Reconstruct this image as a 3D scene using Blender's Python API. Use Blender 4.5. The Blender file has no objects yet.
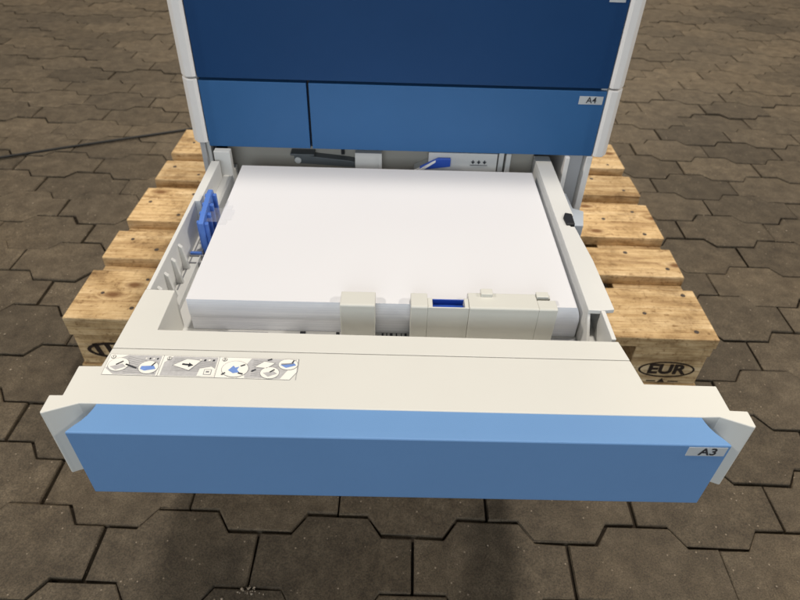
import bpy, math, random
from mathutils import Vector, Matrix
random.seed(7)
scene = bpy.context.scene
col = scene.collection
PI = math.pi

# ------------------------------------------------------------------ materials
def new_mat(name):
    m = bpy.data.materials.new(name); m.use_nodes = True
    nt = m.node_tree; b = nt.nodes['Principled BSDF']
    return m, nt, b
def nd(nt, t, **kw):
    n = nt.nodes.new(t)
    for k, v in kw.items():
        if k in n.inputs.keys(): n.inputs[k].default_value = v
        else: setattr(n, k, v)
    return n
def ramp(nt, stops):
    r = nt.nodes.new('ShaderNodeValToRGB')
    e = r.color_ramp.elements
    while len(e) > 2: e.remove(e[-1])
    e[0].position, e[0].color = stops[0][0], (*stops[0][1], 1)
    e[1].position, e[1].color = stops[1][0], (*stops[1][1], 1)
    for p_, c_ in stops[2:]:
        x = e.new(p_); x.color = (*c_, 1)
    return r
def mix(nt, a, b, fac, mode='MIX'):
    m = nt.nodes.new('ShaderNodeMix'); m.data_type = 'RGBA'; m.blend_type = mode
    for inp, v in ((m.inputs[0], fac), (m.inputs[6], a), (m.inputs[7], b)):
        if isinstance(v, bpy.types.NodeSocket): nt.links.new(v, inp)
        elif isinstance(v, (int, float)): inp.default_value = v
        else: inp.default_value = (*v, 1)
    return m.outputs[2]
def plastic(name, c, rough=0.45, var=0.05, scale=9.0, bump=0.03, spec=0.4, grain=900.0, smudge=0.0):
    m, nt, b = new_mat(name)
    tc = nd(nt, 'ShaderNodeTexCoord')
    n = nd(nt, 'ShaderNodeTexNoise', Scale=scale, Detail=6.0, Roughness=0.6)
    nt.links.new(tc.outputs['Object'], n.inputs['Vector'])
    d = tuple(x * (1 - var) for x in c); l = tuple(min(1, x * (1 + var)) for x in c)
    r = ramp(nt, [(0.3, d), (0.7, l)])
    nt.links.new(n.outputs['Fac'], r.inputs[0])
    out = r.outputs[0]
    if smudge:
        n3 = nd(nt, 'ShaderNodeTexNoise', Scale=45.0, Detail=8.0, Roughness=0.7)
        nt.links.new(tc.outputs['Object'], n3.inputs['Vector'])
        r3 = ramp(nt, [(0.60, (0, 0, 0)), (0.78, (1, 1, 1))])
        nt.links.new(n3.outputs['Fac'], r3.inputs[0])
        mm = nd(nt, 'ShaderNodeMath', operation='MULTIPLY'); mm.inputs[1].default_value = smudge
        nt.links.new(r3.outputs[0], mm.inputs[0])
        out = mix(nt, out, tuple(x * 0.75 for x in c), mm.outputs[0])
    nt.links.new(out, b.inputs['Base Color'])
    n2 = nd(nt, 'ShaderNodeTexNoise', Scale=grain, Detail=2.0)
    nt.links.new(tc.outputs['Object'], n2.inputs['Vector'])
    bp = nd(nt, 'ShaderNodeBump', Strength=bump, Distance=0.0006)
    nt.links.new(n2.outputs['Fac'], bp.inputs['Height'])
    nt.links.new(bp.outputs[0], b.inputs['Normal'])
    rr = nd(nt, 'ShaderNodeMapRange'); rr.inputs['To Min'].default_value = rough - 0.06; rr.inputs['To Max'].default_value = rough + 0.08
    nt.links.new(n.outputs['Fac'], rr.inputs['Value']); nt.links.new(rr.outputs[0], b.inputs['Roughness'])
    b.inputs['Specular IOR Level'].default_value = spec
    return m
M = {}
M['cream']  = plastic('cream_plastic', (0.64, 0.627, 0.58), 0.50, 0.015, 5, 0.10, smudge=0.10)
M['ivory']  = plastic('ivory_plastic', (0.63, 0.62, 0.565), 0.42, 0.02, 8, 0.08, smudge=0.06)
M['white'] = plastic('white_plastic', (0.67, 0.665, 0.64), 0.42, 0.02, 8, 0.08, smudge=0.08)
M['lgrey']  = plastic('light_grey_plastic', (0.62, 0.61, 0.585), 0.45, 0.03, 8, 0.1)
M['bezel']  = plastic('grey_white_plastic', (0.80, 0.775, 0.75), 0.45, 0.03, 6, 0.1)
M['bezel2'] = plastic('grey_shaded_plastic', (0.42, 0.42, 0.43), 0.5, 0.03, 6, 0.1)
M['paleblue'] = plastic('pale_blue_grey_plastic', (0.55, 0.60, 0.66), 0.45, 0.03, 6, 0.1)
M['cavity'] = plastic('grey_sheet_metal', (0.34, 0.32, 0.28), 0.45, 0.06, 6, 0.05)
M['darkgrey'] = plastic('dark_grey_plastic', (0.10, 0.11, 0.115), 0.45, 0.06, 20, 0.05)
M['black']  = plastic('black_plastic', (0.012, 0.012, 0.014), 0.5, 0.05, 20, 0.1)
M['blue']   = plastic('light_blue_plastic', (0.142, 0.282, 0.525), 0.42, 0.03, 5, 0.25, 0.25, 1400, smudge=0.12)
M['midblue'] = plastic('mid_blue_plastic', (0.034, 0.124, 0.300), 0.42, 0.04, 5, 0.3, 0.25, 1400, smudge=0.15)
M['navy']   = plastic('navy_blue_plastic', (0.011, 0.051, 0.150), 0.42, 0.05, 5, 0.3, 0.15, 1400, smudge=0.15)
M['guideblue'] = plastic('royal_blue_plastic', (0.085, 0.19, 0.56), 0.35, 0.05, 20, 0.05)
M['deepblue'] = plastic('deep_blue_plastic', (0.02, 0.075, 0.40), 0.4, 0.05, 20, 0.05)
M['label']  = plastic('label_film', (0.52, 0.54, 0.55), 0.35, 0.02, 30, 0.02)
M['ink']    = plastic('dark_print', (0.03, 0.032, 0.04), 0.5, 0.02, 30, 0.0)
M['inkgrey'] = plastic('grey_print', (0.46, 0.45, 0.45), 0.5, 0.12, 260, 0.0)
M['inkmid'] = plastic('mid_grey_print', (0.24, 0.24, 0.25), 0.5, 0.1, 200, 0.0)
M['inkwhite'] = plastic('white_print', (0.82, 0.80, 0.74), 0.45, 0.01, 30, 0.0)
M['inkblue'] = plastic('blue_print', (0.16, 0.27, 0.60), 0.5, 0.1, 200, 0.0)
M['rubber'] = plastic('black_rubber', (0.02, 0.019, 0.018), 0.6, 0.1, 20, 0.1)
M['steel']  = plastic('rail_steel', (0.5, 0.5, 0.5), 0.3, 0.05, 20, 0.02)
M['steel'].node_tree.nodes['Principled BSDF'].inputs['Metallic'].default_value = 1.0

def mat_film():
    m, nt, b = new_mat('clear_film')
    b.inputs['Base Color'].default_value = (0.75, 0.76, 0.80, 1)
    b.inputs['Roughness'].default_value = 0.12
    b.inputs['Alpha'].default_value = 0.08
    return m
M['film'] = mat_film()

def mat_paper():
    m, nt, b = new_mat('white_paper')
    tc = nd(nt, 'ShaderNodeTexCoord'); geo = nd(nt, 'ShaderNodeNewGeometry')
    # sheet edges on the ream's vertical faces; cool ambient light painted into their tone
    mp = nd(nt, 'ShaderNodeMapping'); mp.inputs['Scale'].default_value = (5, 5, 1300)
    nt.links.new(tc.outputs['Object'], mp.inputs[0])
    n = nd(nt, 'ShaderNodeTexNoise', Scale=1.0, Detail=3.0)
    nt.links.new(mp.outputs[0], n.inputs['Vector'])
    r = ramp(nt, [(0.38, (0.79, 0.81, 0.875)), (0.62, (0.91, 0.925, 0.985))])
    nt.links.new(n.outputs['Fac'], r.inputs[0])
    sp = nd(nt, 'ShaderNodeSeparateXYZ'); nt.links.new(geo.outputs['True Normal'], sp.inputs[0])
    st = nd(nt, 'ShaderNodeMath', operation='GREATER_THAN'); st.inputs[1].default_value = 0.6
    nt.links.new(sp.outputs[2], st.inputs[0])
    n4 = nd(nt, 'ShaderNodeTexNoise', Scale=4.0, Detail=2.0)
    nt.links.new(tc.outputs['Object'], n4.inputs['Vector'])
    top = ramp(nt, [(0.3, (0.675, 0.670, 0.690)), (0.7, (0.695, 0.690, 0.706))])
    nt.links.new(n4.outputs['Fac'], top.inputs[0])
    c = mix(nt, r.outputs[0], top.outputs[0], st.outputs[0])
    nt.links.new(c, b.inputs['Base Color'])
    b.inputs['Roughness'].default_value = 0.75
    b.inputs['Specular IOR Level'].default_value = 0.15
    bp = nd(nt, 'ShaderNodeBump', Strength=0.08, Distance=0.0002)
    nt.links.new(n.outputs['Fac'], bp.inputs['Height']); nt.links.new(bp.outputs[0], b.inputs['Normal'])
    return m
M['paper'] = mat_paper()

def mat_wood(name, tint=1.0, grey=0.0):
    m, nt, b = new_mat(name)
    tc = nd(nt, 'ShaderNodeTexCoord'); oi = nd(nt, 'ShaderNodeObjectInfo')
    off = nd(nt, 'ShaderNodeVectorMath', operation='ADD')
    mul = nd(nt, 'ShaderNodeMath', operation='MULTIPLY'); mul.inputs[1].default_value = 37.0
    nt.links.new(oi.outputs['Random'], mul.inputs[0])
    nt.links.new(tc.outputs['Object'], off.inputs[0]); nt.links.new(mul.outputs[0], off.inputs[1])
    # warp of the grain around the knots
    vk = nd(nt, 'ShaderNodeTexVoronoi', voronoi_dimensions='2D', Scale=1.0, Randomness=1.0)
    mk = nd(nt, 'ShaderNodeMapping'); mk.inputs['Scale'].default_value = (7.0, 13.0, 13.0)
    nt.links.new(off.outputs[0], mk.inputs[0]); nt.links.new(mk.outputs[0], vk.inputs['Vector'])
    kn = ramp(nt, [(0.07, (1, 1, 1)), (0.30, (0, 0, 0))]); nt.links.new(vk.outputs['Distance'], kn.inputs[0])
    core0 = ramp(nt, [(0.05, (1, 1, 1)), (0.15, (0, 0, 0))]); nt.links.new(vk.outputs['Distance'], core0.inputs[0])
    ksep = nd(nt, 'ShaderNodeSeparateColor'); nt.links.new(vk.outputs['Color'], ksep.inputs[0])
    kgt = nd(nt, 'ShaderNodeMath', operation='GREATER_THAN'); kgt.inputs[1].default_value = 0.62; nt.links.new(ksep.outputs[0], kgt.inputs[0])
    core = nd(nt, 'ShaderNodeMath', operation='MULTIPLY'); nt.links.new(core0.outputs[0], core.inputs[0]); nt.links.new(kgt.outputs[0], core.inputs[1])
    kn2 = nd(nt, 'ShaderNodeMath', operation='MULTIPLY'); nt.links.new(kn.outputs[0], kn2.inputs[0]); nt.links.new(kgt.outputs[0], kn2.inputs[1])
    g = nd(nt, 'ShaderNodeMapping'); g.inputs['Scale'].default_value = (3.0, 46.0, 46.0)
    nt.links.new(off.outputs[0], g.inputs[0])
    add = nd(nt, 'ShaderNodeVectorMath', operation='ADD')
    km = nd(nt, 'ShaderNodeMath', operation='MULTIPLY'); km.inputs[1].default_value = 1.1
    nt.links.new(kn2.outputs[0], km.inputs[0])
    nt.links.new(g.outputs[0], add.inputs[0]); nt.links.new(km.outputs[0], add.inputs[1])
    n1 = nd(nt, 'ShaderNodeTexNoise', Scale=1.0, Detail=7.0, Roughness=0.62, Distortion=0.7)
    nt.links.new(add.outputs[0], n1.inputs['Vector'])
    r1 = ramp(nt, [(0.30, (0.34*tint, 0.215*tint, 0.110*tint)), (0.46, (0.60*tint, 0.425*tint, 0.225*tint)), (0.70, (0.76*tint, 0.585*tint, 0.360*tint))])
    nt.links.new(n1.outputs['Fac'], r1.inputs[0])
    # blotchy dirt and weathering
    n2 = nd(nt, 'ShaderNodeTexNoise', Scale=17.0, Detail=8.0, Roughness=0.72)
    nt.links.new(off.outputs[0], n2.inputs['Vector'])
    r2 = ramp(nt, [(0.34, (0.34, 0.28, 0.22)), (0.46, (0.78, 0.74, 0.68)), (0.58, (1, 1, 1))]); nt.links.new(n2.outputs['Fac'], r2.inputs[0])
    c = mix(nt, r1.outputs[0], r2.outputs[0], 0.75, 'MULTIPLY')
    n3 = nd(nt, 'ShaderNodeTexNoise', Scale=95.0, Detail=4.0, Roughness=0.7)
    nt.links.new(off.outputs[0], n3.inputs['Vector'])
    r3 = ramp(nt, [(0.56, (1, 1, 1)), (0.68, (0.36, 0.27, 0.18))]); nt.links.new(n3.outputs['Fac'], r3.inputs[0])
    c = mix(nt, c, r3.outputs[0], 0.7, 'MULTIPLY')
    n6 = nd(nt, 'ShaderNodeTexNoise', Scale=1.0, Detail=5.0, Roughness=0.7)
    g6 = nd(nt, 'ShaderNodeMapping'); g6.inputs['Scale'].default_value = (14.0, 420.0, 420.0)
    nt.links.new(off.outputs[0], g6.inputs[0]); nt.links.new(g6.outputs[0], n6.inputs['Vector'])
    r6 = ramp(nt, [(0.36, (0.55, 0.47, 0.38)), (0.52, (1, 1, 1))]); nt.links.new(n6.outputs['Fac'], r6.inputs[0])
    c = mix(nt, c, r6.outputs[0], 0.85, 'MULTIPLY')
    c = mix(nt, c, (0.17, 0.085, 0.035), core.outputs[0])
    vr = nd(nt, 'ShaderNodeMapRange'); vr.inputs['To Min'].default_value = 0.86; vr.inputs['To Max'].default_value = 1.12
    nt.links.new(oi.outputs['Random'], vr.inputs['Value'])
    cc = nd(nt, 'ShaderNodeVectorMath', operation='SCALE'); nt.links.new(c, cc.inputs[0]); nt.links.new(vr.outputs[0], cc.inputs['Scale'])
    nt.links.new(cc.outputs[0], b.inputs['Base Color'])
    b.inputs['Roughness'].default_value = 0.8; b.inputs['Specular IOR Level'].default_value = 0.2
    bp = nd(nt, 'ShaderNodeBump', Strength=0.6, Distance=0.002)
    nt.links.new(n1.outputs['Fac'], bp.inputs['Height']); nt.links.new(bp.outputs[0], b.inputs['Normal'])
    return m
M['wood'] = mat_wood('pine_board', 0.96)
M['woodblock'] = mat_wood('pine_block', 1.05)
M['burn'] = plastic('burnt_brand', (0.025, 0.014, 0.008), 0.9, 0.4, 150, 0.2)
M['nail'] = plastic('rusty_nail', (0.05, 0.035, 0.028), 0.6, 0.3, 300, 0.2)

def mat_concrete():
    m, nt, b = new_mat('concrete_paver')
    tc = nd(nt, 'ShaderNodeTexCoord')
    at = nd(nt, 'ShaderNodeAttribute', attribute_name='tone')
    n1 = nd(nt, 'ShaderNodeTexNoise', Scale=2.2, Detail=6.0, Roughness=0.6)
    n2 = nd(nt, 'ShaderNodeTexNoise', Scale=24.0, Detail=9.0, Roughness=0.75)
    n3 = nd(nt, 'ShaderNodeTexNoise', Scale=420.0, Detail=3.0, Roughness=0.7)
    for n in (n1, n2, n3): nt.links.new(tc.outputs['Object'], n.inputs['Vector'])
    r2 = ramp(nt, [(0.30, (0.048, 0.036, 0.024)), (0.50, (0.085, 0.067, 0.046)), (0.70, (0.132, 0.106, 0.075))])
    nt.links.new(n2.outputs['Fac'], r2.inputs[0])
    r1 = ramp(nt, [(0.30, (0.80, 0.81, 0.84)), (0.5, (0.97, 0.97, 0.97)), (0.70, (1.14, 1.11, 1.06))]); nt.links.new(n1.outputs['Fac'], r1.inputs[0])
    c = mix(nt, r2.outputs[0], r1.outputs[0], 0.9, 'MULTIPLY')
    r3 = ramp(nt, [(0.38, (0.55, 0.55, 0.55)), (0.62, (1.40, 1.38, 1.33))]); nt.links.new(n3.outputs['Fac'], r3.inputs[0])
    c = mix(nt, c, r3.outputs[0], 0.8, 'MULTIPLY')
    sc = nd(nt, 'ShaderNodeVectorMath', operation='SCALE'); nt.links.new(c, sc.inputs[0]); nt.links.new(at.outputs['Fac'], sc.inputs['Scale'])
    # light aggregate specks, sparse
    v = nd(nt, 'ShaderNodeTexVoronoi', Scale=85.0, Randomness=1.0); nt.links.new(tc.outputs['Object'], v.inputs['Vector'])
    vs = ramp(nt, [(0.07, (1, 1, 1)), (0.14, (0, 0, 0))]); nt.links.new(v.outputs['Distance'], vs.inputs[0])
    sel = nd(nt, 'ShaderNodeSeparateColor'); nt.links.new(v.outputs['Color'], sel.inputs[0])
    gt = nd(nt, 'ShaderNodeMath', operation='GREATER_THAN'); gt.inputs[1].default_value = 0.72; nt.links.new(sel.outputs[0], gt.inputs[0])
    mm = nd(nt, 'ShaderNodeMath', operation='MULTIPLY'); nt.links.new(vs.outputs[0], mm.inputs[0]); nt.links.new(gt.outputs[0], mm.inputs[1])
    c = mix(nt, sc.outputs[0], (0.27, 0.22, 0.165), mm.outputs[0])
    # pale scuffs
    n5 = nd(nt, 'ShaderNodeTexNoise', Scale=7.0, Detail=10.0, Roughness=0.8, Distortion=1.2)
    nt.links.new(tc.outputs['Object'], n5.inputs['Vector'])
    r5 = ramp(nt, [(0.66, (0, 0, 0)), (0.78, (0.6, 0.6, 0.6))]); nt.links.new(n5.outputs['Fac'], r5.inputs[0])
    c = mix(nt, c, (0.33, 0.28, 0.22), r5.outputs[0])
    nt.links.new(c, b.inputs['Base Color'])
    rr = nd(nt, 'ShaderNodeMapRange'); rr.inputs['To Min'].default_value = 0.55; rr.inputs['To Max'].default_value = 0.85
    nt.links.new(n2.outputs['Fac'], rr.inputs['Value']); nt.links.new(rr.outputs[0], b.inputs['Roughness'])
    b.inputs['Specular IOR Level'].default_value = 0.3
    ad = nd(nt, 'ShaderNodeMath', operation='ADD'); nt.links.new(n3.outputs['Fac'], ad.inputs[0]); nt.links.new(n2.outputs['Fac'], ad.inputs[1])
    bp = nd(nt, 'ShaderNodeBump', Strength=0.5, Distance=0.002)
    nt.links.new(ad.outputs[0], bp.inputs['Height']); nt.links.new(bp.outputs[0], b.inputs['Normal'])
    return m
M['paver'] = mat_concrete()
M['sand'] = plastic('joint_sand', (0.035, 0.027, 0.020), 0.95, 0.4, 30, 0.5, 0.1, 300)

# ------------------------------------------------------------------ helpers
def props(o, label=None, cat=None, group=None, kind=None):
    if label: o['label'] = label
    if cat: o['category'] = cat
    if group: o['group'] = group
    if kind: o['kind'] = kind
    return o
def wloc(o):
    v = Vector((0, 0, 0))
    while o: v = v + o.location; o = o.parent
    return v
def empty(name, loc):
    o = bpy.data.objects.new(name, None); col.objects.link(o); o.location = loc
    o.empty_display_size = 0.05
    return o
class MB:
    def __init__(s): s.v = []; s.f = []; s.mi = []
    def add(s, vs, fs, mi=0):
        n = len(s.v); s.v += [tuple(v) for v in vs]; s.f += [tuple(i + n for i in f) for f in fs]; s.mi += [mi] * len(fs)
    def box(s, x0, x1, y0, y1, z0, z1, mi=0):
        s.add([(x0,y0,z0),(x1,y0,z0),(x1,y1,z0),(x0,y1,z0),(x0,y0,z1),(x1,y0,z1),(x1,y1,z1),(x0,y1,z1)],
              [(0,3,2,1),(4,5,6,7),(0,1,5,4),(1,2,6,5),(2,3,7,6),(3,0,4,7)], mi)
    def prism(s, pts, z0, z1, mi=0):      # pts: xy outline, counter-clockwise
        a = sum(pts[i][0]*pts[(i+1)%len(pts)][1]-pts[(i+1)%len(pts)][0]*pts[i][1] for i in range(len(pts)))
        if a < 0: pts = pts[::-1]
        n = len(pts)
        s.add([(x, y, z0) for x, y in pts] + [(x, y, z1) for x, y in pts],
              [tuple(range(n))[::-1], tuple(range(n, 2*n))] + [(i, (i+1) % n, n+(i+1) % n, n+i) for i in range(n)], mi)
    def prism_y(s, pts, y0, y1, mi=0):    # pts: xz outline
        a = sum(pts[i][0]*pts[(i+1)%len(pts)][1]-pts[(i+1)%len(pts)][0]*pts[i][1] for i in range(len(pts)))
        if a < 0: pts = pts[::-1]
        n = len(pts)
        s.add([(x, y0, z) for x, z in pts] + [(x, y1, z) for x, z in pts],
              [tuple(range(n)), tuple(range(n, 2*n))[::-1]] + [(i, n+i, n+(i+1) % n, (i+1) % n) for i in range(n)], mi)
    def prism_x(s, pts, x0, x1, mi=0):    # pts: yz outline
        a = sum(pts[i][0]*pts[(i+1)%len(pts)][1]-pts[(i+1)%len(pts)][0]*pts[i][1] for i in range(len(pts)))
        if a < 0: pts = pts[::-1]
        n = len(pts)
        s.add([(x0, y, z) for y, z in pts] + [(x1, y, z) for y, z in pts],
              [tuple(range(n))[::-1], tuple(range(n, 2*n))] + [(i, (i+1) % n, n+(i+1) % n, n+i) for i in range(n)], mi)
    def cyl(s, c, r, h, axis='z', n=24, mi=0):
        A = {'x': (1,2,0), 'y': (2,0,1), 'z': (0,1,2)}[axis]
        vs = []
        for k in (0, 1):
            for i in range(n):
                t = 2*PI*i/n; p = [0,0,0]
                p[A[0]] = c[A[0]] + r*math.cos(t); p[A[1]] = c[A[1]] + r*math.sin(t); p[A[2]] = c[A[2]] + h*k
                vs.append(p)
        s.add(vs, [tuple(range(n))[::-1], tuple(range(n, 2*n))] + [(i, (i+1) % n, n+(i+1) % n, n+i) for i in range(n)], mi)
    def build(s, name, mats, parent=None, loc=None, bevel=0.0, seg=2, smooth=False, rot=None):
        base = wloc(parent) if parent else Vector(loc or (0, 0, 0))
        if rot: pass
        off = Vector(loc) if (loc and parent is None) else base
        me = bpy.data.meshes.new(name)
        me.from_pydata([(v[0]-off.x, v[1]-off.y, v[2]-off.z) for v in s.v], [], s.f)
        if not isinstance(mats, (list, tuple)): mats = [mats]
        for m in mats: me.materials.append(m)
        for p_, i in zip(me.polygons, s.mi): p_.material_index = i; p_.use_smooth = smooth
        me.update()
        o = bpy.data.objects.new(name, me); col.objects.link(o)
        if parent: o.parent = parent
        else: o.location = off
        if bevel:
            b = o.modifiers.new('bevel', 'BEVEL'); b.width = bevel; b.segments = seg; b.limit_method = 'ANGLE'; b.angle_limit = math.radians(35)
            b.harden_normals = False
        return o
def text_mesh(mb, s, size, M4, depth=0.0002, mi=0, off=0.0, sx=1.0):
    cu = bpy.data.curves.new('txt', 'FONT'); cu.body = s; cu.size = size; cu.align_x = 'CENTER'; cu.align_y = 'CENTER'
    cu.extrude = depth; cu.offset = off; cu.resolution_u = 5
    o = bpy.data.objects.new('txt', cu); col.objects.link(o)
    dg = bpy.context.evaluated_depsgraph_get()
    me = bpy.data.meshes.new_from_object(o.evaluated_get(dg))
    vs = [M4 @ Vector((v.co.x*sx, v.co.y, v.co.z)) for v in me.vertices]
    mb.add(vs, [tuple(p_.vertices) for p_ in me.polygons], mi)
    bpy.data.objects.remove(o); bpy.data.curves.remove(cu); bpy.data.meshes.remove(me)
def face_front(x, y, z):       # text facing -y
    return Matrix.Translation((x, y, z)) @ Matrix.Rotation(PI/2, 4, 'X')

XC = 0.0165
ZT = 0.4908          # top of the pulled-out drawer
ZP = 0.4829          # top of the paper

# ------------------------------------------------------------------ ground: paving
def paving():
    sheet = MB(); sheet.add([(-14,-12,-0.0105),(14,-12,-0.0105),(14,18,-0.0105),(-14,18,-0.0105)], [(0,1,2,3)])
    o = sheet.build('joint_bed', M['sand']); props(o, kind='structure')
    P, Q, A = 0.2402, 0.1207, 0.0165
    ang = -0.022; X0, Y0 = 0.048+0.1201, 0.0165-0.0604
    ca, sa = math.cos(ang), math.sin(ang)
    g = 0.0021
    hx, hy = P/2, Q/2
    vs, fs, tone = [], [], []
    def outline(d):
        e = d
        q = [(-hx+e, hy-A-e), (-0.0725+e*0.53, hy-A-e), (-0.0500+e*0.53, hy+A-e), (0.0500-e*0.53, hy+A-e), (0.0725-e*0.53, hy-A-e), (hx-e, hy-A-e)]
        return q + [(x, -y) for x, y in reversed(q)]
    rings = [(g, -0.03), (g, -0.0030), (g+0.0006, -0.0010), (g+0.0020, 0.0)]
    rnd = random.Random(3)
    for r in range(-14, 46):
        for c in range(-18, 19):
            cx = X0 + c*P + (P/2 if r % 2 else 0); cy = Y0 + r*Q
            wx, wy = X0 + ca*(cx-X0) - sa*(cy-Y0), Y0 + sa*(cx-X0) + ca*(cy-Y0)
            t = rnd.choice([rnd.uniform(0.84, 1.12), rnd.uniform(0.84, 1.12), rnd.uniform(0.70, 1.24)]); dz = rnd.gauss(0, 0.0014)
            tx, ty = rnd.gauss(0, 0.004), rnd.gauss(0, 0.006)
            jx, jy, ja = rnd.gauss(0, 0.0009), rnd.gauss(0, 0.0007), rnd.gauss(0, 0.003) + ang
            cj, sj = math.cos(ja), math.sin(ja)
            base = len(vs)
            for d, z in rings:
                for (x, y) in outline(d):
                    # slight wear of every edge point
                    x2 = x + (rnd.gauss(0, 0.0006) if z > -0.004 else 0); y2 = y + (rnd.gauss(0, 0.0006) if z > -0.004 else 0)
                    vs.append((wx + jx + cj*x2 - sj*y2, wy + jy + sj*x2 + cj*y2, z + dz + tx*x + ty*y))
            n = 12
            for k in range(3):
                for i in range(n):
                    a, b = base+k*n+(i+1) % n, base+k*n+i
                    fs.append((a, b, b+n, a+n))
            fs.append(tuple(base+3*n+i for i in range(n))[::-1])
            tone += [t]*(n*4)
    me = bpy.data.meshes.new('paving'); me.from_pydata(vs, [], fs); me.materials.append(M['paver'])
    at = me.attributes.new('tone', 'FLOAT', 'POINT'); at.data.foreach_set('value', tone)
    me.update()
    o = bpy.data.objects.new('paving', me); col.objects.link(o); props(o, kind='structure')
paving()

# grit and crumbs in the joints
def grit():
    rnd = random.Random(11); mb = MB()
    for i in range(900):
        x = rnd.uniform(-1.6, 1.9); y = rnd.uniform(-0.25, 2.3); r = rnd.choice([0.0007, 0.001, 0.0012, 0.0018]) * rnd.uniform(0.7, 1.4)
        if i < 60: x, y = rnd.gauss(-0.62, 0.02), rnd.gauss(0.47, 0.012)
        elif i < 90: x, y = rnd.gauss(-0.195, 0.008), rnd.gauss(-0.083, 0.004)
        vs = []
        for (a, b, c) in ((1,0,0),(-1,0,0),(0,1,0),(0,-1,0),(0,0,1),(0,0,-1)):
            k = rnd.uniform(0.6, 1.3); vs.append((x+a*r*k, y+b*r*k, 0.001+r*0.5+c*r*k*0.7))
        mb.add(vs, [(0,2,4),(2,1,4),(1,3,4),(3,0,4),(2,0,5),(1,2,5),(3,1,5),(0,3,5)])
    o = mb.build('grit', plastic('pale_grit', (0.36, 0.30, 0.23), 0.9, 0.3, 60, 0)); props(o, kind='stuff', cat='grit', label='loose pale grit and crumbs scattered over the dark paving')
grit()

# ------------------------------------------------------------------ cable on the floor
def tube(pts, r, n=10):
    mb = MB(); pts = [Vector(p_) for p_ in pts]; rings = []
    for i, p_ in enumerate(pts):
        t = (pts[min(i+1, len(pts)-1)] - pts[max(i-1, 0)]).normalized()
        s = t.cross(Vector((0, 0, 1))).normalized(); u = s.cross(t)
        rings.append([p_ + s*r*math.cos(2*PI*k/n) + u*r*math.sin(2*PI*k/n) for k in range(n)])
    vs = [v for q in rings for v in q]
    fs = [(i*n+k, i*n+(k+1) % n, (i+1)*n+(k+1) % n, (i+1)*n+k) for i in range(len(pts)-1) for k in range(n)]
    fs += [tuple(range(n))[::-1], tuple(range((len(pts)-1)*n, len(pts)*n))]
    mb.add(vs, fs); return mb
cp = []
for i in range(60):
    t = i/59; x = -2.9 + t*2.75; y = 0.60 + 0.36*(x+2.9) + 0.012*math.sin(x*4.0) + 0.02*math.sin(x*1.7+1)
    cp.append((x, y, 0.0048))
# passes the two points seen in the photo: (-1.196, 1.214) and (-0.69, 1.44)
def fix(pts):
    def yat(x): return min(pts, key=lambda p_: abs(p_[0]-x))[1]
    a, b = 1.214-yat(-1.196), 1.43-yat(-0.69)
    return [(x, y + a + (b-a)*(x+1.196)/0.506, z) for x, y, z in pts]
cab = tube(fix(cp), 0.0036).build('power_cable', M['rubber'], smooth=True)
props(cab, 'thin black cable lying across the pavers left of the printer', 'cable')

# ------------------------------------------------------------------ pallet
PO = Vector((0.0065, 0.3272, 0.0)); PA = -0.019
pal = empty('wooden_pallet', PO); pal.rotation_euler = (0, 0, PA)
props(pal, 'worn wooden pallet with burnt oval mark standing under the printer', 'pallet')
def worn_board(mb, x0, x1, y0, y1, z0, z1, rnd, nx=150, chip=0.0011, mi=0):
    # board with slightly irregular long edges; local coords
    rows = []
    for i in range(nx+1):
        x = x0 + (x1-x0)*i/nx
        e = [rnd.gauss(0, chip*0.45) for _ in range(4)]
        w = 0.0009
        end = 0.0
        xx = x
        prof = [(y0+abs(e[0]), z0), (y0+abs(e[0])*0.6, z1-w-abs(e[1])), (y0+w+abs(e[1]), z1), (y1-w-abs(e[2]), z1), (y1-abs(e[3])*0.6, z1-w-abs(e[2])), (y1-abs(e[3]), z0)]
        rows += [(xx + (rnd.gauss(0, 0.0007) if i in (0, nx) else 0), yy, zz) for yy, zz in prof]
    n = 6
    fs = [(i*n+k, (i+1)*n+k, (i+1)*n+(k+1) % n, i*n+(k+1) % n) for i in range(nx) for k in range(n)]
    fs += [tuple(range(n)), tuple(range(nx*n, nx*n+n))[::-1]]
    fs = [f[::-1] for f in fs]
    mb.add(rows, fs, mi)
def lbuild(mb, name, mats, bevel=0.0):
    me = bpy.data.meshes.new(name); me.from_pydata(mb.v, [], mb.f)
    if not isinstance(mats, (list, tuple)): mats = [mats]
    for m in mats: me.materials.append(m)
    for p_, i in zip(me.polygons, mb.mi): p_.material_index = i
    me.update(); me.validate()
    o = bpy.data.objects.new(name, me); col.objects.link(o); o.parent = pal
    if bevel:
        b = o.modifiers.new('bevel', 'BEVEL'); b.width = bevel; b.segments = 2; b.limit_method = 'ANGLE'
    return o
rnd = random.Random(5)
decks = [(0, .145), (.1862, .2862), (.3275, .4725), (.5138, .6138), (.655, .80)]
for (a, b) in decks:
    mb = MB(); worn_board(mb, -0.6+rnd.uniform(-.003, .003), 0.6+rnd.uniform(-.003, .003), a, b, 0.1222, 0.144, rnd)
    for xs in (-0.6, -0.0725, 0.455):
        k = 3 if b-a > .12 else 2
        for j in range(k):
            nx_, ny_ = xs + (0.035 + 0.075*((j+1) % 2)) + rnd.uniform(-.012, .012), a + (b-a)*(j+0.5)/k + rnd.uniform(-.01, .01)
            mb.cyl((nx_, ny_, 0.1432), rnd.uniform(0.0036, 0.0050), 0.0012, 'z', 10, 1)
    lbuild(mb, 'deck_board', [M['wood'], M['nail']])
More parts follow.
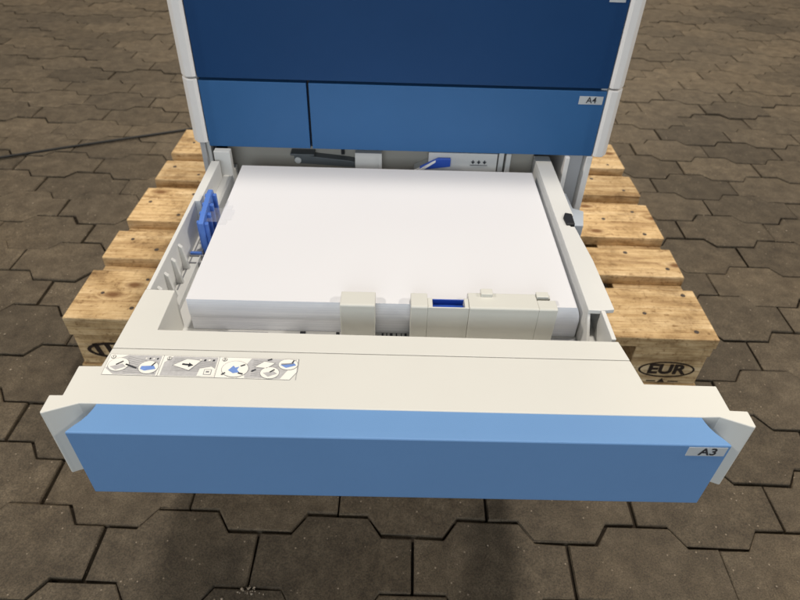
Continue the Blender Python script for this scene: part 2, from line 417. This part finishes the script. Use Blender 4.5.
for x0 in (-0.6, -0.0725, 0.455):
    mb = MB(); mb.box(x0+.001, x0+.144, 0.001, 0.799, 0.1002, 0.122); lbuild(mb, 'stringer_board', M['woodblock'], 0.0015)
    for y0, y1 in ((0.004, .104), (.35, .45), (.697, .797)):
        mb = MB(); mb.box(x0+rnd.uniform(.002, .005), x0+.145-rnd.uniform(.002, .005), y0, y1, 0.0222, 0.1); blk = lbuild(mb, 'block', M['woodblock'], 0.0025)
        if y0 < .1 and x0 != -0.0725:
            br = MB()
            ctr = (x0 + .0755, 0.0028, 0.061)
            a_, b_ = 0.054, 0.021
            n = 48
            vs = []
            for i in range(n):
                t = 2*PI*i/n
                for k in (1.0, 0.925 if x0 > 0 else 0.86):
                    kk = k if k == 1.0 else k
                    vs.append((ctr[0] + a_*kk*math.cos(t), ctr[1], ctr[2] + (b_ - (0 if k == 1.0 else a_*(1-k)*0.8))*math.sin(t)))
            br.add(vs, [(2*i, 2*i+1, (2*i+3) % (2*n), (2*i+2) % (2*n)) for i in range(n)])
            br.f = [f[::-1] for f in br.f]
            if x0 > 0:
                text_mesh(br, 'EUR', 0.0345, face_front(ctr[0], ctr[1], ctr[2]), 0.0003, off=0.0013, sx=1.15)
                br.prism_y([(ctr[0]-.008, .026), (ctr[0]+.006, .026), (ctr[0]-.001, .037)], ctr[1], ctr[1]+.0006)
                br.box(ctr[0]-.030, ctr[0]-.012, ctr[1], ctr[1]+.0006, .0275, .0300); br.box(ctr[0]+.012, ctr[0]+.032, ctr[1], ctr[1]+.0006, .0275, .0300)
            else:
                for k in (-0.034, -0.012, 0.010, 0.030):
                    br.prism_y([(ctr[0]+k-.007, ctr[2]+.016), (ctr[0]+k+.003, ctr[2]+.018), (ctr[0]+k+.010, ctr[2]-.014), (ctr[0]+k+.001, ctr[2]-.016)], ctr[1], ctr[1]+.0004)
            bo = lbuild(br, 'brand_mark', M['burn']); bo.parent = blk
for y0, y1 in ((0, .1), (.35, .45), (.70, .80)):
    mb = MB(); mb.box(-.6, .6, y0, y1, 0.0, 0.022); lbuild(mb, 'bottom_board', M['woodblock'], 0.002)

# ------------------------------------------------------------------ printer
PR = (XC, 0.60, 0.144)
prn = empty('office_printer', PR)
props(prn, 'tall blue and white office printer with its lowest paper drawer pulled out', 'printer')
YB = 0.316
# outer body
b = MB()
b.box(XC-.286, XC-.2745, YB+.006, .955, .20, 1.18)           # left side skin
b.box(XC+.2670, XC+.2750, YB+.006, .955, .20, 1.18)
b.box(XC-.2745, XC+.2670, .940, .955, .20, 1.18)
b.box(XC-.2745, XC+.2670, YB+.024, .940, 1.165, 1.18)
b.box(XC-.2745, XC+.2670, YB+.024, .940, .512, .520)         # shelf over the drawer bay
b.box(XC-.2745, XC+.2670, YB+.010, .940, .200, .392)         # closed lower body
b.build('body', M['lgrey'], prn, bevel=.0012)
b = MB()
b.box(XC-.2745, XC+.2670, .80, .81, .392, .512)
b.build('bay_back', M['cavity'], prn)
# lower cover under the pulled-out drawer
b = MB(); b.box(XC-.274, XC+.266, YB-.004, YB+.009, .215, .388); b.build('lower_front_cover', M['midblue'], prn, bevel=.002)
# front panels
def fpanel(name, x0, x1, z0, z1, mat, curve=0.0):
    b = MB(); n = 14; vs = []
    for i in range(n+1):
        x = x0 + (x1-x0)*i/n
        vs += [(x, YB, z0), (x, YB, z1), (x, YB+.022, z1), (x, YB+.022, z0)]
    fs = [(4*i+k, 4*i+(k+1) % 4, 4*i+4+(k+1) % 4, 4*i+4+k) for i in range(n) for k in range(4)]
    fs = [f[::-1] for f in fs] + [(0,1,2,3), (4*n+3, 4*n+2, 4*n+1, 4*n)]
    b.add(vs, fs); return b.build(name, mat, prn, bevel=.0007, seg=2)
fpanel('upper_door', XC-.2738, XC+.2738, .6000, .7230, M['navy'])
fpanel('top_door', XC-.2738, XC+.2738, .7275, 1.02, M['navy'])
fpanel('small_drawer_front', XC-.2738, -.1140, .5020, .5962, M['midblue'])
a4 = fpanel('wide_drawer_front', -.1108, XC+.2738, .5020, .5962, M['midblue'])
b = MB(); b.box(XC-.272, XC+.266, YB+.012, YB+.030, .500, 1.03); b.build('panel_backing', M['black'], prn)
b = MB(); b.box(XC-.29, XC+.29, YB, YB+.05, 1.024, 1.178); b.build('control_front', M['lgrey'], prn, bevel=.006)
# size label
b = MB(); b.box(.2545, .2868, YB-.0005, YB+.001, .5782, .5893); lb = b.build('size_label', M['label'], a4)
b = MB(); text_mesh(b, 'A4', .0120, face_front(.2712, YB-.0008, .5838), .0001, off=.00012); t = b.build('lettering', M['ink'], prn)
t.parent = a4
b = MB(); b.box(.2650, .2850, YB-.0005, YB+.001, .7072, .7190); b.build('size_label', M['label'], prn)
# bezels with a slanted outer face
def bezel(sgn, z0, z1, w=0.0215):
    xi, xo = .2748, .2748 + w
    pts = [(xi, YB+.03), (xi, YB-.001), (xi+.004, YB-.0035), (xi+.013, YB-.0035), (xo-.002, YB+.004), (xo, YB+.008), (xo, YB+.03)]
    b = MB(); b.prism([(XC + sgn*x, y) for x, y in pts], z0, z1); b.build('side_bezel', M['bezel'], prn, bevel=.0012)
for s in (-1, 1):
    bezel(s, .6010, 1.02); bezel(s, .5020 if s > 0 else .5080, .5985)
# lower posts, either side of the bay
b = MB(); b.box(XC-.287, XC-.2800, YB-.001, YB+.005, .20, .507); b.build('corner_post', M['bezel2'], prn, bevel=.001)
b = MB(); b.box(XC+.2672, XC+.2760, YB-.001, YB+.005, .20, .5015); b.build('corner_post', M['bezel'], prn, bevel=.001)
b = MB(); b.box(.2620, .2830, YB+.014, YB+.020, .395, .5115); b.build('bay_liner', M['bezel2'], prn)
b = MB(); b.box(.2520, .2585, YB-.006, YB+.30, .395, .5015); b.build('slide_channel', M['bezel'], prn, bevel=.001)
b = MB(); b.box(-.2490, -.2262, .3005, .3120, .395, .5015); b.build('bay_liner', M['white'], prn, bevel=.001)
b = MB(); b.box(-.2570, -.2525, YB+.016, YB+.3, .395, .511); b.build('slide_channel', M['black'], prn)
# casters
for sx in (-.22, .22):
    for y in (.40, .88):
        b = MB(); b.box(XC+sx-.03, XC+sx+.03, y-.03, y+.03, .190, .199); b.cyl((XC+sx-.012, y, .1695), .0255, .024, 'x', 24)
        b.box(XC+sx-.02, XC+sx-.015, y-.012, y+.012, .165, .19); b.box(XC+sx+.015, XC+sx+.02, y-.012, y+.012, .165, .19)
        b.build('caster', M['darkgrey'], prn)

# ------------------------------------------------------------------ the open drawer
XL, XR = -.2515, .2365
ZF = .4400
d = MB()
d.box(XL+.001, .2290, -.056, .345, ZF-.006, ZF)                        # tray floor
d.box(XL, XL+.0045, .0056, .185, ZF, ZT)                         # left wall, thin front part
d.box(XL, XL+.0115, .185, .293, ZF, ZT)                         # left wall, thick rear part
d.box(.2245, .2290, -.0558, -.0125, ZF, ZT)                     # right wall, thin front part
d.prism([(.2255,-.0125),(.2392,-.0105),(.2375,.0766),(.2315,.1460),(.2265,.1460),(.2262,.1700),(.2355,.1720),(.2345,.3350),(.2120,.3350),(.2116,-.0123)], ZT-.0050, ZT)
d.box(.2119, .2150, -.0110, .335, ZF, ZT-.0050)
d.prism_x([(-.0110, ZF), (-.0110, ZT-.0050), (-.0400, ZF+.008), (-.0400, ZF)], .2119, .2150)
d.box(.2262, .2290, -.0125, .335, ZF, ZT-.0050)
d.box(.2150, .2262, -.0555, .335, ZF, ZF+.0180)
for y in (.012, .075, .14): d.box(.2150, .2262, y, y+.0020, ZF+.0180, ZT-.0050)
for y in (.020, .045, .072, .100):                         # gusset ribs of the left wall
    d.prism_y([(XL+.0045, ZF), (XL+.0045, ZT-.010), (XL+.0085, ZT-.014), (XL+.0110, ZF+.012), (XL+.0130, ZF)], y, y+.0050)
d.box(XL+.0045, XL+.0175, .0056, .185, ZF, ZF+.0055)
d.box(XL+.0115, XL+.0240, .185, .335, ZF, ZF+.0250)
d.box(XL+.0175, XL+.0188, -.0558, .185, ZF, ZF+.0075)
drawer = d.build('paper_drawer', M['white'], prn, bevel=.0009)
# front cover, two pieces with a hairline seam
c = MB()
left = [(-.2442,-.1498), (-.2592,-.1499), (-.2835,-.1600), (-.2862,-.1615), (-.2880,-.1605), (-.2882,-.1412), (-.2768,-.1410), (-.2768,-.1062), (-.2566,-.1058), (-.2548,-.0826)]
right = [(.2342,-.0848), (.2385,-.1142), (.3045,-.1150), (.3055,-.1435), (.3210,-.1440), (.3212,-.1605), (.3196,-.1622), (.3165,-.1610), (.2935,-.1512), (.2790,-.1518)]
c.prism(left + right, .4050, ZT)
c.build('front_cover', M['cream'], drawer, bevel=.0011, seg=3)
c = MB()
c.prism([(-.2548,-.0820), (-.2520,.0056), (-.2212,.0050), (-.2209,-.0560), (.2300,-.0590), (.2342,-.0842)], .4060, ZT-.0002)
c.build('cover_rear_strip', M['cream'], drawer, bevel=.0006)
# blue front panel with scooped top ledge
sec = [(-.1805,.2750,.4890),(-.1800,.2750,.4899),(-.1790,.2744,.4903),(-.1730,.2705,.4903),(-.1680,.2668,.4902),(-.1620,.2638,.4901),(-.1560,.2620,.4900),(-.1480,.2606,.4899)]
f = MB(); vs = []; nx = 24
for (y, hw, z) in sec:
    yy = y
    vs += [(XC + hw*(-1 + 2*i/nx), yy - .0009*(i/nx), z) for i in range(nx+1)]
m_ = nx+1
fs = [(r*m_+i, r*m_+i+1, (r+1)*m_+i+1, (r+1)*m_+i) for r in range(len(sec)-1) for i in range(nx)]
nb = len(vs)
ztb = .4035
vs += [(XC + hw*(-1+2*i/nx)*(1.0), y - .0009*(i/nx) + .0004, ztb + (.0015 if k == 0 else 0)) for k, (y, hw, z) in enumerate(sec) for i in range(nx+1)]
fs += [(nb+r*m_+i, nb+(r+1)*m_+i, nb+(r+1)*m_+i+1, nb+r*m_+i+1) for r in range(len(sec)-1) for i in range(nx)]
fs += [(i, nb+i, nb+i+1, i+1) for i in range(nx)]
L = len(sec)-1
fs += [(L*m_+i, L*m_+i+1, nb+L*m_+i+1, nb+L*m_+i) for i in range(nx)]
for r in range(L):
    fs.append((r*m_, (r+1)*m_, nb+(r+1)*m_, nb+r*m_)); fs.append((r*m_+nx, nb+r*m_+nx, nb+(r+1)*m_+nx, (r+1)*m_+nx))
f.add(vs, fs)
fp = f.build('front_panel', M['blue'], drawer)
YF = -.1814
b = MB(); b.box(.2568, .2896, YF-.0003, YF+.002, .4762, .4878); b.build('size_label', M['label'], drawer, bevel=.0002)
b = MB(); text_mesh(b, 'A3', .0125, face_front(.2745, YF-.0007, .4820), .0001, off=.00022, sx=1.05); b.build('lettering', M['ink'], drawer)
# paper end guides at the front
def lipped(x0, x1, y0, y1, zt_=.4950, slope=.0012):
    b = MB(); b.prism_x([(y0, ZF+.0005), (y0, zt_-.0015), (y0+.0012, zt_), (y1-.004, zt_-slope), (y1, zt_-slope-.003), (y1, ZP+.0012), (-.0016, ZP+.0010), (-.0016, ZF+.0005)], x0, x1)
    return b
g = lipped(-.0465, -.0103, -.0178, .0090); g.build('end_guide', M['ivory'], drawer, bevel=.0014)
g = lipped(.0266, .0440, -.0182, .0090)
g.box(.0440, .0866, -.0182, -.0168, ZF+.0005, .4946); g.box(.0440, .0866, -.0168, -.0016, ZF+.0005, .4840)
g.box(.0440, .0490, -.0168, -.0016, .4840, .4938); g.box(.0822, .0866, -.0168, -.0016, .4840, .4938)
g.prism_x([(-.0190, ZF+.0005), (-.0190, .4942), (-.0178, .4956), (.0075, .4940), (.0105, .4912), (.0105, ZP+.0012), (-.0016, ZP+.0010), (-.0016, ZF+.0005)], .0868, .1585)
g.prism_x([(-.0190, ZF+.0005), (-.0190, .4942), (-.0178, .4956), (-.0030, .4948), (-.0030, ZP+.0012), (-.0016, ZP+.0010), (-.0016, ZF+.0005)], .1585, .1778)
g.box(.1000, .1125, .0005, .0100, .4935, .4985); g.box(.1590, .1720, .0010, .0095, .4840, .4960); g.box(.1720, .1740, .0020, .0080, .4840, .4930)
wg = g.build('end_guide', M['ivory'], drawer, bevel=.0010)
b = MB(); b.box(.0492, .0820, -.0166, -.0018, .4842, .4856); b.prism_x([(-.0026, .4856), (-.0018, .4856), (-.0018, .4925), (-.0030, .4925)], .0492, .0820); b.box(.0492, .0820, -.0166, -.0140, .4856, .4905)
b.build('release_lever', M['deepblue'], drawer, bevel=.0005)
# printed scale and slots on the tray floor before the stack
b = MB()
for (x, w) in ((-.093, .006), (-.0535, .0035), (-.0035, .0022), (.0015, .0012), (.0055, .0030), (.0120, .0015), (.0175, .0012), (.0215, .0026)):
    b = MB(); b.box(x, x+w, -.050, -.0005, ZF+.0002, ZF+.0006); b.build('floor_slot', M['ink'], drawer)
b = MB()
for k in range(7): b.box(-.068+k*.0021, -.0672+k*.0021, -.022, -.014 - .002*(k % 2), ZF+.0002, ZF+.0006)
b.build('floor_scale', M['ink'], drawer)
for x0, x1 in ((-.182, -.128), (.180, .212)):
    b = MB(); b.box(x0, x1, -.045, -.003, ZF+.0002, ZF+.0008); b.build('floor_recess', M['bezel2'], drawer)
# blue side guide
b = MB()
b.prism_x([(.136, ZF), (.136, .4880), (.150, .4930), (.186, .5010), (.1965, .5010), (.1985, .4960), (.1985, ZF)], -.2310, -.2250)
for y in (.142, .158, .174, .190): b.prism_x([(y, ZF), (y, .4860+(y-.142)*.2), (y+.004, .4868+(y-.142)*.2), (y+.004, ZF)], -.2350, -.2320)
for y in (.140, .156, .172, .190): b.prism_x([(y, ZF), (y, .4850+(y-.140)*.22), (y+.0045, .4858+(y-.140)*.22), (y+.0045, ZF)], -.2250, -.2205)
b.box(-.2460, -.2320, .128, .132, ZF, ZF+.010)
b.build('side_guide', M['guideblue'], drawer, bevel=.0007)
b = MB()
b.box(-.2460, -.2130, .126, .1275, ZF, ZF+.0075); b.box(-.2460, -.2130, .112, .1135, ZF, ZF+.0068)
b.box(-.2440, -.2425, .060, .18, ZF, ZF+.0062)
b.build('guide_track', M['inkmid'], drawer)
b = MB(); b.box(-.2105, -.1990, .1420, .1530, ZP+.0005, ZP+.0012); b.box(-.2105, -.1950, .1530, .1760, ZP+.0005, ZP+.0012); b.box(-.2105, -.1990, .1760, .1870, ZP+.0005, ZP+.0012)
b.box(-.2272, -.2105, .1480, .1800, ZP+.0005, ZP+.0012)
b.build('clear_tab', M['film'], drawer, bevel=.0003)
# black clip on the right rail and the slide bracket beyond it
b = MB(); b.prism([(.2215,.1480),(.2320,.1480),(.2330,.1720),(.2245,.1745),(.2205,.1640)], ZT-.012, ZT+.0028); b.build('stop_clip', M['black'], drawer, bevel=.0012)
b = MB()
b.prism([(.2360,.222),(.2700,.222),(.2790,.2600),(.2650,.268),(.2640,.310),(.2360,.314)], .395, .4440)
b.build('slide_bracket', M['paleblue'], drawer, bevel=.0012)
b = MB(); b.box(-.2600, -.2530, .04, .315, .424, .448); b.build('slide_rail', M['steel'], drawer, bevel=.0008)
# rear wall of the tray with its fittings (seen through the slot)
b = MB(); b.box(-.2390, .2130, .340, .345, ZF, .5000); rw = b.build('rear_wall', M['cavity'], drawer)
b = MB(); b.box(-.0505, -.0118, .318, .3398, ZF, .4960); b.box(-.0190, -.0183, .3176, .318, ZF, .4955); b.build('support_block', M['lgrey'], drawer, bevel=.0008)
b = MB(); b.box(.0560, .1560, .320, .3398, ZF, .4990); b.box(.1585, .1660, .323, .3398, ZF, .4990); b.box(.1690, .1760, .321, .3398, ZF, .4990)
b.prism_y([(.0360, .470), (.0560, .4800), (.0560, ZF), (.0360, ZF)], .321, .3398); b.build('support_plate', M['lgrey'], drawer, bevel=.0006)
b = MB(); b.prism_y([(.0440,.4735),(.0880,.4800),(.0880,.4920),(.0700,.4920),(.0440,.4775)], .314, .3196); b.build('lock_lever', M['deepblue'], drawer, bevel=.0006)
b = MB(); b.prism_y([(.0380,.4720),(.0620,.4880),(.0660,.4900),(.0660,.4875),(.0440,.4715)], .312, .3136); b.build('lever_arm', M['bezel'], drawer)
b = MB()
for k in range(3):
    x = .1210 + k*.0085
    b.prism_y([(x-.0030, .4865), (x+.0030, .4865), (x, .4825)], .3192, .3199); b.box(x-.0008, x+.0008, .3192, .3199, .4865, .4885)
b.box(.1170, .1420, .3192, .3199, .4806, .4812)
b.build('arrow_mark', M['ink'], drawer)
b = MB(); b.prism_y([(-.140,.4875),(-.060,.4800),(-.0510,.4780),(-.0510,.4690),(-.140,.4740)], .325, .3398); b.box(-.145,-.110,.322,.3398,.4870,.4900); b.build('link_arm', M['darkgrey'], drawer, bevel=.0008)
b = MB(); b.cyl((-.1345, .3235, .4790), .0048, .0030, 'y', 20); b.build('pivot_pin', M['lgrey'], drawer)
b = MB(); b.box(-.0720, -.0670, .336, .3398, .484, .4965); b.build('slot', M['black'], drawer)

# instruction sticker on the cover: flat printed shapes
Z1 = ZT + .0002
P0 = Vector((-.2532, -.0905)); 
def S(u, v):      # u along 0..0.175, v down 0..0.0268
    return (P0.x + u + v*0.02, P0.y - v - u*0.012)
st = MB()
def poly(pts, lev, mi): st.add([(*S(u, v), Z1 + lev*.00012) for u, v in pts][::-1], [tuple(range(len(pts)))], mi)
def circ(cu, cv, r, lev, mi, n=28, ry=None): poly([(cu + r*math.cos(2*PI*i/n), cv + (ry or r)*math.sin(2*PI*i/n)) for i in range(n)], lev, mi)
def line(u0, v0, u1, v1, w, lev, mi):
    d_ = Vector((u1-u0, v1-v0)); n_ = Vector((-d_.y, d_.x)).normalized()*w/2
    poly([(u0-n_.x, v0-n_.y), (u1-n_.x, v1-n_.y), (u1+n_.x, v1+n_.y), (u0+n_.x, v0+n_.y)], lev, mi)
# mats: 0 grey 1 mid 2 white 3 blue 4 ink
H = .0262; E_ = .0004
out = [(0,0), (.175,0), (.175,.016), (.169,H), (0,H)]
poly(out, 0, 1)
poly([(E_,E_), (.175-E_,E_), (.175-E_,.0158), (.1687,H-E_), (E_,H-E_)], 1, 2)
for (a, bb) in ((0, .0495), (.0505, .1010), (.1020, .1740)):
    line(bb+.0003, 0, bb+.0003, H, .0004, 2, 1)
    # grey drawing field
    if a == 0: poly([(.017,.001),(.0480,.001),(.0480,.0252),(.010,.0252),(.001,.018),(.006,.008)], 2, 0)
    elif a < .06: poly([(.0590,.001),(.1000,.001),(.1000,.018),(.088,.0252),(.0520,.0252),(.0520,.009)], 2, 0)
    else: poly([(.1310,.001),(.1730,.001),(.160,.0252),(.128,.0252),(.126,.012)], 2, 0)
rs = random.Random(2)
for k in range(9):
    y = .003 + k*.0024
    line(.018, y, .047, y+.008 if y < .017 else y+.001, .00035, 3, 1)
    line(.060, y*.8+.001, .099, y*.6+.006, .00035, 3, 1)
    line(.133, y, .157, y*.8+.006, .00035, 3, 1)
for (u, v, r, ry) in ((.0115,.0135,.0092,.0082), (.0395,.0160,.0088,.0078), (.1180,.0150,.0120,.0098), (.1655,.0075,.0088,.0066), (.1500,.0185,.0085,.0070)):
    circ(u, v, r+.0004, 4, 1, ry=ry+.0004); circ(u, v, r, 5, 2, ry=ry)
circ(.0040, .0040, .0022, 4, 4); circ(.0040, .0040, .0018, 5, 2); circ(.0555, .0040, .0022, 4, 4); circ(.0555, .0040, .0018, 5, 2); circ(.1065, .0035, .0022, 4, 4); circ(.1065, .0035, .0018, 5, 2)
def num(t, u, v):
    x, y = S(u, v); text_mesh(st, t, .0040, Matrix.Translation((x, y, Z1+.0009)), .00002, 4)
num('1', .0040, .0042); num('2', .0555, .0042); num('3', .1065, .0038)
poly([(.0045,.0165),(.0150,.0125),(.0190,.0160),(.0110,.0205)], 6, 0); line(.0095,.0140,.0150,.0095,.0014,7,4)
line(.0290,.0175,.0180,.0130,.0016,5,4)
poly([(.0330,.0150),(.0440,.0140),(.0465,.0180),(.0370,.0205),(.0325,.0185)], 6, 3); line(.0420,.0145,.0445,.0100,.0012,7,4)
poly([(.0600,.0125),(.0720,.0035),(.0860,.0055),(.0770,.0190)], 4, 1); poly([(.0608,.0125),(.0722,.0042),(.0852,.0060),(.0765,.0182)], 5, 2)
line(.0690,.0110,.0755,.0118,.0020,6,4); poly([(.0750,.0090),(.0795,.0122),(.0750,.0146)], 6, 4)
poly([(.0860,.0160),(.0960,.0130),(.1005,.0160),(.1005,.0250),(.0850,.0250)], 4, 2); poly([(.0905,.0165),(.0975,.0165),(.0975,.0232),(.0905,.0232)], 5, 1); poly([(.0911,.0171),(.0969,.0171),(.0969,.0226),(.0911,.0226)], 6, 2); line(.0925,.0198,.0955,.0198,.002,7,1)
for k in range(4): poly([(.0840+k*.004,.0042),(.0858+k*.004,.0042),(.0855+k*.004,.0062),(.0837+k*.004,.0062)], 5, 4 if k % 2 else 2)
for k in range(4): poly([(.0340+k*.0035,.0042),(.0355+k*.0035,.0042),(.0352+k*.0035,.0060),(.0337+k*.0035,.0060)], 5, 4 if k % 2 else 2)
poly([(.1120,.0170),(.1160,.0110),(.1180,.0135),(.1215,.0120),(.1200,.0160),(.1225,.0190),(.1170,.0205),(.1150,.0190)], 6, 3)
line(.1225,.0115,.1265,.0095,.0014,7,4); line(.1100,.0200,.1070,.0225,.0014,7,4); line(.1215,.0200,.1260,.0212,.0016,7,4)
poly([(.1350,.0120),(.1430,.0040),(.1540,.0060),(.1470,.0135)], 4, 1); poly([(.1357,.0119),(.1433,.0047),(.1531,.0064),(.1466,.0128)], 5, 2)
line(.1460,.0030,.1500,.0014,.0014,6,4); line(.1330,.0175,.1370,.0150,.0014,6,4)
poly([(.1585,.0085),(.1700,.0050),(.1730,.0085),(.1640,.0120)], 6, 3); poly([(.1590,.0070),(.1700,.0058),(.1705,.0070),(.1595,.0085)], 7, 1); line(.1690,.0060,.1705,.0025,.0012,8,4)
poly([(.1440,.0190),(.1530,.0165),(.1570,.0195),(.1490,.0235)], 6, 0); line(.1500,.0180,.1540,.0145,.0013,7,4)
st.build('instruction_sticker', [M['inkgrey'], M['inkmid'], M['inkwhite'], M['inkblue'], M['ink']], drawer)

# ------------------------------------------------------------------ paper: two reams stacked in the tray
def ream(x0, x1, y0, y1, z0, z1, fan, label):
    mb = MB(); n = 9; rings = []
    for k in range(n):
        t = k/(n-1); z = z0 + (z1-z0)*t
        j = random.uniform(-.00004, .00004)
        fx = fan*(t**2)
        rings.append([(x0+j, y0+j*1.6, z), (x1-fx+j, y0+j*1.6, z), (x1-fx+j, y1+j, z), (x0+j, y1+j, z)])
    vs = [v for r in rings for v in r]
    fs = [(4*k+i, 4*k+(i+1) % 4, 4*k+4+(i+1) % 4, 4*k+4+i) for k in range(n-1) for i in range(4)]
    fs += [(0,3,2,1), (4*n-4, 4*n-3, 4*n-2, 4*n-1)]
    mb.add(vs, fs)
    o = mb.build('paper_ream', M['paper'], loc=((x0+x1)/2, (y0+y1)/2, z0))
    props(o, label, 'paper', 'reams of white paper in the drawer')
ream(-.2096, .2100, .0006, .2965, ZF+.0004, .4610, 0, 'lower ream of white paper lying directly on the drawer floor')
ream(-.2100, .2098, 0.0, .2970, .4613, ZP, .0055, 'upper ream of white paper, its blank top sheet facing up')

# ------------------------------------------------------------------ camera
cx, cy, cz = 0.0051, -0.4935, 0.4192 + 0.4829
pitch, yaw, roll, fpx = 0.6977, 0.0208, 0.0361, 611.87
cp_, sp_ = math.cos(pitch), math.sin(pitch)
F = Vector((math.sin(yaw)*cp_, math.cos(yaw)*cp_, -sp_)); R_ = Vector((math.cos(yaw), -math.sin(yaw), 0)); U = R_.cross(F)
c_, s_ = math.cos(roll), math.sin(roll)
R2 = c_*R_ + s_*U; U2 = -s_*R_ + c_*U
cam = bpy.data.cameras.new('camera'); co = bpy.data.objects.new('camera', cam); col.objects.link(co)
Mx = Matrix((R2, U2, -F)).transposed().to_4x4(); Mx.translation = (cx, cy, cz); co.matrix_world = Mx
cam.sensor_fit = 'HORIZONTAL'; cam.sensor_width = 36.0; cam.lens = fpx/800*36.0
cam.clip_start = 0.02; cam.clip_end = 200
cam.dof.use_dof = True; cam.dof.focus_distance = 0.62; cam.dof.aperture_fstop = 11.0
scene.camera = co

# ------------------------------------------------------------------ light: overhead hall lamps, plus fill areas added front and back
def area(x, y, z, sx, sy, power, colr, target):
    l = bpy.data.lights.new('hall_or_fill_light', 'AREA'); l.shape = 'RECTANGLE'; l.size = sx; l.size_y = sy; l.energy = power; l.color = colr
    o = bpy.data.objects.new('hall_or_fill_light', l); col.objects.link(o); o.location = (x, y, z)
    o.rotation_euler = (Vector(target) - Vector((x, y, z))).to_track_quat('-Z', 'Y').to_euler()
W = (1.0, 0.93, 0.83)
for x, y, sz, pw in ((-4.65, -.55, .22, 172), (0.5, .62, .32, 126), (5.25, -.55, .22, 172)): area(x, y, 5.0, sz, sz, pw, W, (0, 0, .3))
area(-0.4, -4.6, 1.9, 3.0, 2.2, 98, (0.84, 0.93, 1.0), (0, 0, .6))  # added cool fill with no visible source, brightens the front faces
area(0.5, 5.5, 4.2, 3.0, 2.0, 270, (1.0, 0.86, 0.66), (0.5, 3.0, 0))  # added warm fill, source unseen, lifts the far floor
w = bpy.data.worlds.new('World'); scene.world = w; w.use_nodes = True
bg = w.node_tree.nodes['Background']; bg.inputs[0].default_value = (0.94, 0.96, 1.0, 1); bg.inputs[1].default_value = 0.13
scene.view_settings.view_transform = 'Standard'; scene.view_settings.look = 'None'
scene.view_settings.exposure = 0; scene.view_settings.gamma = 1
